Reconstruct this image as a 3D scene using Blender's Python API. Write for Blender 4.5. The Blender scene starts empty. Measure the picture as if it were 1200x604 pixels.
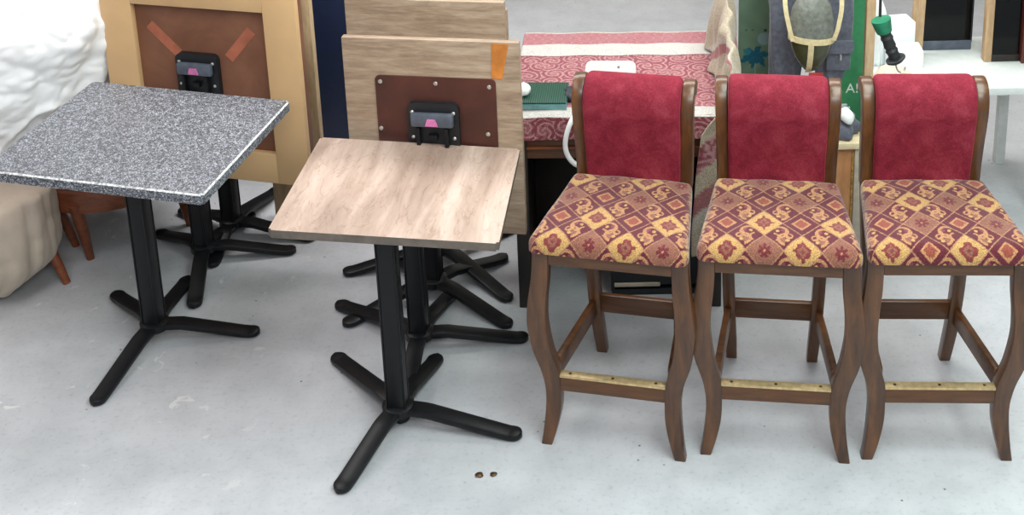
import bpy, bmesh, math, random
import numpy as np
from mathutils import Vector, Matrix, noise as mnoise
random.seed(7)
PI = math.pi
SC = bpy.context.scene
COL = SC.collection

# ------------------------------------------------------------------ camera
F_PX, PITCH, CX, CY, CAM_H, ROLL = 1500.0, .2806, 689.4463, -102.6013, 2.5367, -.0224
cd = bpy.data.cameras.new('camera')
cam = bpy.data.objects.new('camera', cd)
COL.objects.link(cam)
cd.sensor_width = 36
cd.lens = F_PX / 1200 * 36
cd.shift_x = (600 - CX) / 1200
cd.shift_y = -(302 - CY) / 1200
cd.clip_end = 60
cam.matrix_world = Matrix.Translation((0, 0, CAM_H)) @ Matrix.Rotation(PI / 2 - PITCH, 4, 'X') @ Matrix.Rotation(ROLL, 4, 'Z')
SC.camera = cam

# ------------------------------------------------------------------ world, light, exposure
w = bpy.data.worlds.new('world'); SC.world = w; w.use_nodes = True
w.node_tree.nodes['Background'].inputs[0].default_value = (.83, .90, 1.0, 1)
w.node_tree.nodes['Background'].inputs[1].default_value = .28
SC.view_settings.view_transform = 'Standard'
SC.view_settings.look = 'None'
SC.view_settings.gamma = 1
SC.view_settings.use_curve_mapping = False
SC.view_settings.exposure = 0.25


def area(name, loc, size, energy, col, tgt=None):
    l = bpy.data.lights.new(name, 'AREA'); l.shape = 'RECTANGLE'
    l.size, l.size_y = size; l.energy = energy; l.color = col
    o = bpy.data.objects.new(name, l); COL.objects.link(o); o.location = loc
    if tgt:
        o.rotation_euler = (Vector(tgt) - Vector(loc)).to_track_quat('-Z', 'Y').to_euler()
    return o


area('ceiling_light_warm', (-1.6, 2.6, 3.05), (1.2, 2.2), 30, (1.0, .92, .94))
area('ceiling_light_cool', (1.1, 2.3, 3.05), (1.6, 2.2), 92, (.86, 1.0, .96))
area('front_fill_light', (.5, .1, 3.05), (2.6, .8), 62, (.94, 1.0, .98), (.5, 3.2, .6))  # added unseen fill lamp, brightens the fronts of the stools
area('ceiling_light_back', (-.3, 5.0, 3.05), (4.6, .9), 108, (1.0, .99, .97))


# ------------------------------------------------------------------ materials
def srgb(c):
    return tuple(((v / 255) / 12.92 if v / 255 <= .04045 else ((v / 255 + .055) / 1.055) ** 2.4) for v in c) + (1,)


class NT:
    def __init__(s, name, rough=.5, metal=0., spec=.5):
        s.m = bpy.data.materials.new(name); s.m.use_nodes = True
        s.t = s.m.node_tree; s.b = s.t.nodes['Principled BSDF']
        s.b.inputs['Roughness'].default_value = rough
        s.b.inputs['Metallic'].default_value = metal
        s.b.inputs['Specular IOR Level'].default_value = spec
        s._c = None

    def n(s, kind, **kw):
        nd = s.t.nodes.new(kind)
        for k, v in kw.items():
            if k.startswith('_'):
                nd.inputs[k[1:].replace('_', ' ')].default_value = v
            else:
                setattr(nd, k, v)
        return nd

    def l(s, a, b): s.t.links.new(a, b)

    def coord(s, scale=(1, 1, 1), rot=(0, 0, 0)):
        tc = s.n('ShaderNodeTexCoord'); mp = s.n('ShaderNodeMapping')
        mp.inputs['Scale'].default_value = scale; mp.inputs['Rotation'].default_value = rot
        s.l(tc.outputs['Object'], mp.inputs[0]); return mp.outputs[0]

    def noise(s, vec, scale, detail=3, rough=.55, dist=0):
        nd = s.n('ShaderNodeTexNoise', _Scale=scale, _Detail=detail, _Roughness=rough, _Distortion=dist)
        s.l(vec, nd.inputs['Vector']); return nd.outputs['Fac']

    def ramp(s, fac, stops, interp='LINEAR'):
        r = s.n('ShaderNodeValToRGB'); e = r.color_ramp.elements; r.color_ramp.interpolation = interp
        while len(e) < len(stops): e.new(.5)
        for el, (p, c) in zip(e, stops):
            el.position = p; el.color = srgb(c) if len(c) == 3 and max(c) > 1 else (tuple(c) + (1,))[:4]
        s.l(fac, r.inputs[0]); return r.outputs[0]

    def mix(s, fac, a, b, blend='MIX'):
        m = s.n('ShaderNodeMix', data_type='RGBA', blend_type=blend)
        for inp, v in ((m.inputs[0], fac), (m.inputs[6], a), (m.inputs[7], b)):
            if hasattr(v, 'node'): s.l(v, inp)
            elif isinstance(v, (int, float)): inp.default_value = v
            else: inp.default_value = srgb(v)
        return m.outputs[2]

    def col(s, out): s.l(out, s.b.inputs['Base Color'])

    def bump(s, h, strength=.2, dist=.002):
        b = s.n('ShaderNodeBump', _Strength=strength, _Distance=dist)
        s.l(h, b.inputs['Height']); s.l(b.outputs[0], s.b.inputs['Normal'])


def plain(name, c, rough=.5, metal=0., var=.12, scale=30, bump=.1, spec=.5, sheen=0):
    t = NT(name, rough, metal, spec); v = t.coord()
    n = t.noise(v, scale)
    lo = tuple(max(0, x * (1 - var)) for x in c); hi = tuple(min(255, x * (1 + var)) for x in c)
    t.col(t.ramp(n, [(.3, lo), (.7, hi)])); t.bump(t.noise(v, scale * 4), bump)
    if sheen:
        t.b.inputs['Sheen Weight'].default_value = sheen; t.b.inputs['Sheen Roughness'].default_value = .4
    return t.m


def wood(name, cols, axis='X', scale=1., rough=.45, bump=.15, stretch=9, spec=.5):
    t = NT(name, rough, 0, spec)
    s = {'X': (1, stretch, stretch), 'Y': (stretch, 1, stretch), 'Z': (stretch, stretch, 1)}[axis]
    v = t.coord(tuple(q * scale for q in s))
    a = t.noise(v, 3.2, 5, .6, .6); b = t.noise(v, 14, 4, .7)
    c1 = t.ramp(a, [(.28, cols[0]), (.5, cols[1]), (.72, cols[2])])
    g = t.ramp(b, [(.35, (.62, .62, .62)), (.6, (1, 1, 1))])
    t.col(t.mix(.6, c1, g, 'MULTIPLY')); t.bump(b, bump)
    return t.m


def attr_mat(name, rough=.85, sheen=.2, bscale=350, bump=.25):
    t = NT(name, rough, 0, .25); a = t.n('ShaderNodeVertexColor', layer_name='dye')
    v = t.coord(); n = t.noise(v, bscale, 2)
    g = t.ramp(n, [(.3, (.8, .8, .8)), (.7, (1.08, 1.08, 1.08))])
    t.col(t.mix(.8, a.outputs[0], g, 'MULTIPLY')); t.bump(n, bump, .001)
    t.b.inputs['Sheen Weight'].default_value = sheen
    return t.m


M = {}
# painted concrete floor
t = NT('painted_concrete_floor', .5, 0, .35); v = t.coord()
big = t.noise(v, 1.1, 3); mid = t.noise(v, 7, 6, .65); fine = t.noise(v, 60, 5, .7)
c = t.ramp(big, [(.3, (176, 177, 182)), (.7, (196, 197, 201))])
c = t.mix(.45, c, t.ramp(mid, [(.3, (.66, .67, .68)), (.62, (1, 1, 1))]), 'MULTIPLY')
c = t.mix(.25, c, t.ramp(fine, [(.34, (.42, .43, .44)), (.46, (1, 1, 1))]), 'MULTIPLY')
chip = t.ramp(t.noise(v, 9.5, 3, .55, 1.2), [(.66, (0, 0, 0)), (.69, (1, 1, 1))])
spm = t.n('ShaderNodeSeparateXYZ'); t.l(v, spm.inputs[0])
mr = t.n('ShaderNodeMapRange', _From_Min=-.9, _From_Max=-1.3, _To_Min=0, _To_Max=.75); t.l(spm.outputs[0], mr.inputs[0])
mul = t.n('ShaderNodeMath', operation='MULTIPLY'); t.l(chip, mul.inputs[0]); t.l(mr.outputs[0], mul.inputs[1])
c = t.mix(mul.outputs[0], c, (214, 213, 212))
vor = t.n('ShaderNodeTexVoronoi', _Scale=17); t.l(v, vor.inputs['Vector'])
spk = t.ramp(vor.outputs['Distance'], [(.045, (1, 1, 1)), (.075, (0, 0, 0))])
gate = t.ramp(t.noise(v, 5, 2), [(.52, (0, 0, 0)), (.56, (1, 1, 1))])
mul2 = t.n('ShaderNodeMath', operation='MULTIPLY'); t.l(spk, mul2.inputs[0]); t.l(gate, mul2.inputs[1])
c = t.mix(mul2.outputs[0], c, (92, 92, 94))
t.col(c); t.bump(mid, .12); M['floor'] = t.m

M['wall'] = plain('painted_wall', (168, 162, 152), .85, scale=6, var=.05)
M['ceiling'] = plain('ceiling_paint', (205, 205, 200), .9, scale=4, var=.03)
M['black'] = plain('black_powder_coat', (17, 18, 21), .4, 0, scale=25, bump=.08, spec=.3)
M['black_dull'] = plain('black_plastic', (22, 24, 28), .5, 0, scale=40, bump=.1)
M['dark_wood'] = wood('dark_stained_wood', ((58, 33, 14), (88, 53, 25), (112, 70, 36)), 'Z', 1.3, .36, .06, 6)
for _k in ('dark_wood',):
    _b = M[_k].node_tree.nodes['Principled BSDF']; _b.inputs['Coat Weight'].default_value = .3; _b.inputs['Coat Roughness'].default_value = .2
M['dark_wood_x'] = wood('dark_stained_rail', ((60, 34, 16), (92, 56, 28), (114, 72, 40)), 'X', 1.3, .36, .06, 6)
t = NT('crimson_velvet', .85, 0, .2); v = t.coord()
n1 = t.noise(v, 16, 6, .72, .4); n2 = t.noise(v, 260, 3)
c = t.ramp(n1, [(.3, (122, 28, 46)), (.5, (148, 42, 60)), (.72, (168, 64, 80))])
t.col(t.mix(.5, c, t.ramp(n2, [(.3, (.75, .75, .75)), (.7, (1.1, 1.1, 1.1))]), 'MULTIPLY'))
t.bump(n2, .2, .001); t.b.inputs['Sheen Weight'].default_value = .45; t.b.inputs['Sheen Roughness'].default_value = .35
t.b.inputs['Sheen Tint'].default_value = srgb((230, 90, 120)); M['velvet'] = t.m
M['brass'] = plain('worn_brass', (206, 182, 138), .36, .6, .1, 60, .05)
M['dark_screw'] = plain('dark_screw', (84, 62, 40), .45, .6)
M['tapestry'] = attr_mat('tapestry_weave', .85, .25, 420, .3)
M['damask'] = attr_mat('damask_weave', .8, .2, 380, .2)
M['paint'] = attr_mat('painted_glass', .35, 0, 600, .02)

# speckled laminate
t = NT('speckled_grey_laminate', .38, 0, .4); v = t.coord()
n = t.noise(v, 230, 2, .5); n2 = t.noise(v, 95, 3, .6)
c = t.ramp(n, [(.34, (66, 70, 78)), (.44, (114, 118, 127)), (.52, (148, 152, 162)), (.61, (214, 217, 224))])
c2 = t.ramp(n2, [(.35, (.76, .76, .78)), (.6, (1.06, 1.06, 1.06))])
t.col(t.mix(.75, c, c2, 'MULTIPLY')); M['speckle'] = t.m
M['speckle_edge'] = plain('pale_rim_bevel', (192, 194, 200), .45, 0, .35, 120, .1)  # paler bevel faces round the rim of the speckled top
# limed oak laminate
t = NT('pale_oak_laminate', .42, 0, .4); v = t.coord((6.5, 1.0, 6), (0, 0, -.10))
a = t.noise(v, 1.5, 4, .55, .5); b = t.noise(v, 9, 6, .75, .3)
v3 = t.coord((3.6, 1.1, 3), (0, 0, -.10)); k = t.noise(v3, 2.6, 4, .55, 2.6)
c = t.ramp(a, [(.30, (138, 116, 104)), (.5, (168, 145, 132)), (.70, (194, 172, 160))])
c = t.mix(.5, c, t.ramp(b, [(.35, (.72, .68, .65)), (.55, (1, 1, 1))]), 'MULTIPLY')
c = t.mix(.6, c, t.ramp(k, [(.48, (1, 1, 1)), (.495, (.60, .52, .46)), (.51, (1, 1, 1))]), 'MULTIPLY')
t.col(c); t.bump(b, .1); M['oak'] = t.m
M['oak_edge'] = plain('grey_brown_edge_band', (98, 88, 80), .5)
M['oak_rough'] = wood('oak_laminate_standing', ((134, 110, 90), (160, 136, 114), (180, 158, 136)), 'X', 1.6, .5, .1, 8)
M['birch'] = plain('pale_varnished_frame', (206, 168, 122), .5, 0, .035, 5, .03)
M['edge_birch'] = wood('plywood_edge', ((150, 122, 90), (180, 152, 116), (198, 172, 136)), 'Z', .8, .6, .05, 5)
t = NT('stained_brown_board', .55, 0, .3); v = t.coord((2, 2, 2))
a = t.noise(v, 3, 5, .6, .5)
t.col(t.ramp(a, [(.3, (108, 70, 52)), (.7, (130, 88, 68))])); t.bump(t.noise(v, 40), .1); M['brown_board'] = t.m
M['brown_plate'] = plain('reddish_brown_steel_plate', (74, 38, 30), .5, .1, .15, 9, .08)
M['rust'] = plain('orange_brown_smear', (160, 92, 68), .6, 0, .12, 14, .05)
M['orange'] = plain('orange_adhesive_smear', (196, 120, 48), .5, 0, .15, 14, .05)
M['steel'] = plain('steel_screw', (200, 196, 190), .3, .8, .05)
M['pink'] = plain('pink_plastic_latch', (196, 110, 160), .4, 0, .1)
M['grey_plastic'] = plain('grey_blue_plastic', (78, 84, 96), .45)
M['white_sheet'] = plain('white_dust_sheet', (240, 239, 240), .7, 0, .03, 6, .2)
M['cream_cloth'] = plain('cream_cloth', (188, 174, 158), .85, 0, .06, 8, .2, sheen=.2)
M['chair_wood'] = wood('reddish_chair_wood', ((96, 48, 26), (132, 72, 42), (152, 88, 54)), 'X', 1.2, .4, .05, 5)
M['navy'] = plain('navy_panel', (14, 30, 62), .45, 0, .1)
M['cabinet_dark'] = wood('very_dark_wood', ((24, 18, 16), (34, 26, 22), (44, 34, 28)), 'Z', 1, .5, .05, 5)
M['desk_wood'] = wood('brown_desk_wood', ((78, 48, 32), (108, 72, 48), (134, 94, 66)), 'X', 1, .45, .05, 7)
M['green_mat'] = None
t = NT('dark_green_ribbed', .45, 0, .4); v = t.coord()
wv = t.n('ShaderNodeTexWave', _Scale=42, bands_direction='X'); t.l(v, wv.inputs['Vector'])
t.col(t.ramp(wv.outputs['Fac'], [(.2, (12, 44, 36)), (.8, (30, 78, 62))])); t.bump(wv.outputs['Fac'], .5); M['green_mat'] = t.m
M['teal_edge'] = plain('blue_green_rim', (88, 128, 130), .35)
M['pouch_black'] = plain('black_nylon', (30, 32, 42), .6, 0, .3, 40, .5)
M['white_plastic'] = plain('white_plastic', (240, 241, 240), .35, 0, .02)
M['green_sign'] = plain('green_painted_board', (56, 140, 92), .5, 0, .06)
M['letter'] = plain('white_lettering', (228, 238, 228), .5, 0, .02)
M['pine_post'] = wood('pale_pine_post', ((176, 142, 106), (198, 164, 126), (212, 182, 146)), 'Z', 1, .55, .05, 5)
M['tan'] = wood('tan_panel', ((168, 112, 68), (184, 128, 82), (198, 144, 98)), 'Z', .7, .5, .03, 3)
M['cream_paint'] = plain('cream_paint', (214, 196, 160), .5, 0, .04)
M['stile'] = plain('grey_white_stile', (172, 162, 146), .5, 0, .06)
M['trouser'] = plain('grey_work_cloth', (92, 94, 106), .85, 0, .12, 60, .4, sheen=.2)
M['olive'] = plain('glossy_dark_olive', (62, 62, 38), .22, 0, .25, 9, .05)
M['olive_grey'] = plain('grey_mesh', (110, 112, 104), .5, 0, .15, 60, .3)
M['strap'] = plain('cream_webbing', (206, 188, 146), .8, 0, .06, 80, .3)
M['red_tag'] = plain('red_tag', (150, 42, 38), .5)
M['white_box'] = plain('white_card', (238, 242, 246), .6, 0, .02, 4, .05)
M['peach'] = plain('peach_cloth', (236, 206, 186), .8, 0, .08, 12, .3)
M['white_top'] = plain('white_table_top', (206, 210, 208), .4, 0, .03)
M['rose_cloth'] = plain('rose_cloth', (196, 136, 138), .8, 0, .1, 12, .3)
M['red_wood'] = wood('dark_red_wood', ((60, 24, 20), (86, 36, 30), (104, 48, 40)), 'Z', 1, .4, .05, 5)
M['tool_green'] = plain('green_tool_shell', (30, 120, 88), .4)
M['tool_black'] = plain('black_rubber', (34, 36, 38), .55, 0, .15, 60, .3)
M['lace'] = plain('grey_laces', (150, 158, 160), .8)
M['gold_trim'] = plain('brass_hinge_strip', (150, 118, 62), .45, .4, .3, 120, .4)
t = NT('dark_glass', .08, 0, .6); t.b.inputs['Base Color'].default_value = srgb((24, 26, 28))
t.b.inputs['Transmission Weight'].default_value = .85; t.b.inputs['IOR'].default_value = 1.3
M['glass'] = t.m


# ------------------------------------------------------------------ mesh helpers
def link(name, me, mats, parent=None, loc=None):
    o = bpy.data.objects.new(name, me); COL.objects.link(o)
    for m in (mats if isinstance(mats, (list, tuple)) else [mats]):
        me.materials.append(m)
    if parent: o.parent = parent
    if loc: o.location = loc
    return o


def finish(name, bm, mats, parent=None, smooth=True, angle=.6, loc=None):
    bmesh.ops.recalc_face_normals(bm, faces=bm.faces)
    me = bpy.data.meshes.new(name); bm.to_mesh(me); bm.free()
    if smooth:
        me.polygons.foreach_set('use_smooth', [True] * len(me.polygons))
        me.set_sharp_from_angle(angle=angle)
    return link(name, me, mats, parent, loc)


def box(bm, c, s, bev=.003, rot=None, mi=0, seg=2):
    r = bmesh.ops.create_cube(bm, size=1); vs = r['verts']
    bmesh.ops.scale(bm, vec=s, verts=vs)
    if bev:
        es = list({e for v in vs for e in v.link_edges})
        rb = bmesh.ops.bevel(bm, geom=es, offset=min(bev, min(s) * .45), segments=seg, affect='EDGES', profile=.5)
        vs = list({v for f in rb['faces'] for v in f.verts} | {v for v in vs if v.is_valid})
    fs = {f for v in vs for f in v.link_faces}
    for f in fs: f.material_index = mi
    if rot is not None: bmesh.ops.transform(bm, matrix=rot, verts=vs)
    bmesh.ops.translate(bm, vec=c, verts=vs)
    return vs


def boxo(name, c, s, mat, parent=None, bev=.003, rot=None):
    bm = bmesh.new(); box(bm, c, s, bev, rot); return finish(name, bm, mat, parent)


def bridge(bm, rings, caps=True, closed=True):
    vr = [[bm.verts.new(p) for p in r] for r in rings]
    n = len(vr[0])
    for a, b in zip(vr, vr[1:]):
        for i in range(n if closed else n - 1):
            j = (i + 1) % n
            try: bm.faces.new((a[i], a[j], b[j], b[i]))
            except ValueError: pass
    if caps:
        bm.faces.new(list(reversed(vr[0]))); bm.faces.new(vr[-1])
    return vr


def catmull(P, n=8):
    P = [np.array(p, float) for p in P]; Q = [2 * P[0] - P[1]] + P + [2 * P[-1] - P[-2]]; out = []
    for i in range(1, len(Q) - 2):
        for k in range(n):
            s = k / n; a, b, c, d = Q[i - 1:i + 3]
            out.append(.5 * ((2 * b) + (-a + c) * s + (2 * a - 5 * b + 4 * c - d) * s * s + (-a + 3 * b - 3 * c + d) * s ** 3))
    out.append(P[-1]); return out


def rrect(w, h, r, seg=3):
    pts = []
    for cx, cy, a0 in ((w / 2 - r, h / 2 - r, 0), (-w / 2 + r, h / 2 - r, PI / 2), (-w / 2 + r, -h / 2 + r, PI), (w / 2 - r, -h / 2 + r, 1.5 * PI)):
        for k in range(seg + 1):
            a = a0 + PI / 2 * k / seg
            pts.append((cx + r * math.cos(a), cy + r * math.sin(a)))
    return pts


def loft_z(bm, st, r=.004, n=6):
    """stations (cx, cy, z, wx, wy)"""
    rings = []
    for cx, cy, z, wx, wy in catmull(st, n):
        rings.append([(cx + a, cy + b, z) for a, b in rrect(wx, wy, r, 2)])
    bridge(bm, rings)


def sweep_yz(bm, x, path, w, th, r=.005, n=6, seg=2, endround=False):
    """path of (y, z) or (x, y, z, w, th); section w along x, th across the path"""
    P = catmull(path, n); rings = []
    for i, p in enumerate(P):
        a = P[max(0, i - 1)]; b = P[min(len(P) - 1, i + 1)]
        t = np.array([b[0] - a[0], b[1] - a[1]]); t /= np.linalg.norm(t); nn = np.array([-t[1], t[0]])
        ww = p[2] if len(p) > 2 else w; tt = p[3] if len(p) > 3 else th
        rings.append([(x + s, p[0] + nn[0] * q, p[1] + nn[1] * q) for s, q in rrect(ww, tt, min(r, ww * .45, tt * .45), seg)])
    bridge(bm, rings)


def tube(bm, path, rad, n=10, sm=6, caps=True):
    P = [Vector(p) for p in (catmull(path, sm) if sm > 1 else path)]
    t = (P[1] - P[0]).normalized(); u = t.orthogonal().normalized(); rings = []
    for i, p in enumerate(P):
        tt = (P[min(i + 1, len(P) - 1)] - P[max(0, i - 1)]).normalized()
        u = (u - tt * u.dot(tt)).normalized(); vv = tt.cross(u)
        rr = rad(i / (len(P) - 1)) if callable(rad) else rad
        rings.append([p + (u * math.cos(2 * PI * k / n) + vv * math.sin(2 * PI * k / n)) * rr for k in range(n)])
    bridge(bm, rings, caps)


def lathe(bm, prof, c=(0, 0, 0), n=24, caps=True):
    bridge(bm, [[(c[0] + r * math.cos(2 * PI * k / n), c[1] + r * math.sin(2 * PI * k / n), c[2] + z) for k in range(n)] for r, z in prof], caps)


def poly_prism(bm, pts, y0, y1):
    """outline in x,z extruded along y"""
    bridge(bm, [[(x, y0, z) for x, z in pts], [(x, y1, z) for x, z in pts]])


def thing(name, label, cat, loc=(0, 0, 0), rz=0, group=None):
    o = bpy.data.objects.new(name, None); COL.objects.link(o); o.empty_display_size = .1
    o.location = loc; o.rotation_euler = (0, 0, rz); return tag(o, label, cat, group)


def tag(o, label, cat, group=None):
    o['label'] = label; o['category'] = cat
    if group: o['group'] = group
    return o


def copy_tree(o, parent=None):
    c = o.copy(); COL.objects.link(c); c.parent = parent
    for ch in list(o.children): copy_tree(ch, c)
    return c


def grid_mesh(name, P, colors, mat, parent=None, thick=0):
    """P: (nu, nv, 3) array, colors (nu, nv, 3) srgb 0-255"""
    nu, nv = P.shape[:2]
    idx = np.arange(nu * nv).reshape(nu, nv)
    f = np.stack([idx[:-1, :-1], idx[1:, :-1], idx[1:, 1:], idx[:-1, 1:]], -1).reshape(-1, 4)
    me = bpy.data.meshes.new(name)
    me.vertices.add(nu * nv); me.vertices.foreach_set('co', P.reshape(-1).astype(np.float32))
    me.loops.add(len(f) * 4); me.loops.foreach_set('vertex_index', f.reshape(-1).astype(np.int32))
    me.polygons.add(len(f)); me.polygons.foreach_set('loop_start', (np.arange(len(f)) * 4).astype(np.int32))
    me.update(calc_edges=True); me.validate()
    me.polygons.foreach_set('use_smooth', [True] * len(me.polygons))
    if colors is not None:
        c = colors.reshape(-1, 3) / 255.; c = np.where(c <= .04045, c / 12.92, ((c + .055) / 1.055) ** 2.4)
        a = me.color_attributes.new('dye', 'FLOAT_COLOR', 'POINT')
        a.data.foreach_set('color', np.concatenate([c, np.ones((len(c), 1))], 1).reshape(-1).astype(np.float32))
    o = link(name, me, mat, parent)
    if thick:
        s = o.modifiers.new('thickness', 'SOLIDIFY'); s.thickness = thick; s.offset = -1
    return o


def struct(o):
    o['kind'] = 'structure'; return o


# ------------------------------------------------------------------ the room
struct(boxo('floor', (.2, 4.2, -.05), (7.0, 6.6, .1), M['floor'], bev=0))
struct(boxo('wall_back', (.2, 7.05, 1.6), (7.0, .1, 3.2), M['wall'], bev=0))
struct(boxo('wall_left', (-3.35, 4.2, 1.6), (.1, 6.6, 3.2), M['wall'], bev=0))
struct(boxo('wall_right', (3.75, 4.2, 1.6), (.1, 6.6, 3.2), M['wall'], bev=0))
struct(boxo('ceiling', (.2, 4.2, 3.25), (7.0, 6.6, .1), M['ceiling'], bev=0))


# ------------------------------------------------------------------ pedestal tables
def arm(parent, hub, tip):
    """flat bar foot from the hub (world x,y) to a tip point; parent unrotated at hub"""
    dx, dy = tip[0] - hub[0], tip[1] - hub[1]; L = math.hypot(dx, dy); a = math.atan2(dy, dx)
    st = []
    for s in list(np.linspace(0, .90, 18)) + [.90 + .10 * math.sin(q) for q in np.linspace(.1, PI / 2, 10)]:
        r = s * L
        z = .058 - .044 * max(0, min(1, (r - .09) / (L - .13))) ** 1.0
        if r < .09: z = .058
        th = .024 - .006 * s
        hw = .027
        if r > L - .027: hw = .027 * math.sqrt(max(.012, 1 - ((r - L + .027) / .027) ** 2))
        st.append((r, z, hw, th))
    rings = []
    for r, z, hw, th in st:
        ring = []
        for q, zz in rrect(2 * hw, th, min(.006, hw * .8, th * .4), 2):
            ring.append((r * math.cos(a) - q * math.sin(a), r * math.sin(a) + q * math.cos(a), z + zz - .001))
        rings.append(ring)
    bm = bmesh.new(); bridge(bm, rings)
    return finish('leg', bm, M['black'], parent, angle=.7)


def pedestal(root, hub, tips, h, yaw):
    for tp in tips: arm(root, hub, tp)
    bm = bmesh.new()
    R = Matrix.Rotation(yaw, 4, 'Z')
    sec = rrect(.056, .056, .010, 3)
    bridge(bm, [[R @ Vector((x, y, z)) for x, y in sec] for z in (.045, h)])
    finish('pole', bm, M['black'], root, angle=.5)
    bm = bmesh.new()                                  # raised corner seams of the column
    for sx, sy in ((1, -1), (-1, -1), (1, 1), (-1, 1)):
        for d in (0,):
            box(bm, R @ Vector((sx * .0265, sy * .0265, (h + .05) / 2)), (.006, .006, h - .06), .003, R)
    finish('column_ridge', bm, M['black'], root)
    bm = bmesh.new()
    lathe(bm, [(.03, .044), (.048, .046), (.048, .068), (.036, .075)], n=20)
    finish('hub', bm, M['black'], root)


def upright_table(name, label, hub, tips, h, top_c, yaw, tilt, size, th, mat, mat2, grp=None):
    root = thing(name, label, 'table', (hub[0], hub[1], 0), 0, grp)
    pedestal(root, hub, tips, h - th - .012, yaw)
    boxo('mounting_plate', (0, 0, 0), (.26, .26, .012), M['black_dull'], root).location = (0, 0, h - th - .008)
    bm = bmesh.new()
    bmesh.ops.create_cube(bm, size=1); bmesh.ops.scale(bm, vec=(size[0], size[1], th), verts=bm.verts)
    vert = [e for e in bm.edges if abs(e.verts[0].co.z - e.verts[1].co.z) > th * .5]
    bmesh.ops.bevel(bm, geom=vert, offset=.008, segments=3, affect='EDGES')
    rim = [e for e in bm.edges if e.verts[0].co.z > 0 and e.verts[1].co.z > 0 and abs(e.verts[0].co.z - e.verts[1].co.z) < 1e-5]
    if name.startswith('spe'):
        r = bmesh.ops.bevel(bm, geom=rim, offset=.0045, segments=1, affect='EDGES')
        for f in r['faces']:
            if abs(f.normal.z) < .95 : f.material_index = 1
    else:
        for f in bm.faces:
            if f.normal.z < .5: f.material_index = 1
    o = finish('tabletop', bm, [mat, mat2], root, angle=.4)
    o.location = (top_c[0] - hub[0], top_c[1] - hub[1], h - th / 2); o.rotation_euler = (tilt[0], tilt[1], yaw)
    return root


H1 = (-1.482, 3.745)
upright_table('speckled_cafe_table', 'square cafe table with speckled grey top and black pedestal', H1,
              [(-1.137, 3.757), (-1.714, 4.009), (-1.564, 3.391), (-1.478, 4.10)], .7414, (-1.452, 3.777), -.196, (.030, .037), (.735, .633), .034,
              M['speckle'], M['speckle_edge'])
H2 = (-.604, 3.285)
upright_table('oak_cafe_table', 'smaller square cafe table with pale wood-look top and black pedestal', H2,
              [(-.23, 3.205), (-.858, 3.615), (-.735, 2.985), (-.52, 3.60)], .745, (-.560, 3.372), -.055, (-.01, .06), (.63, .575), .024,
              M['oak'], M['oak_edge'])


def screws(parent, pts, y, r=.007):
    for x, z in pts:
        bm = bmesh.new()
        rings = [[(x + rr * math.cos(a), y - d, z + rr * math.sin(a)) for a in np.linspace(0, 2 * PI, 10, endpoint=False)] for rr, d in ((r, 0), (r, .002), (r * .5, .004))]
        bridge(bm, rings); finish('screw', bm, M['steel'], parent)


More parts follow.
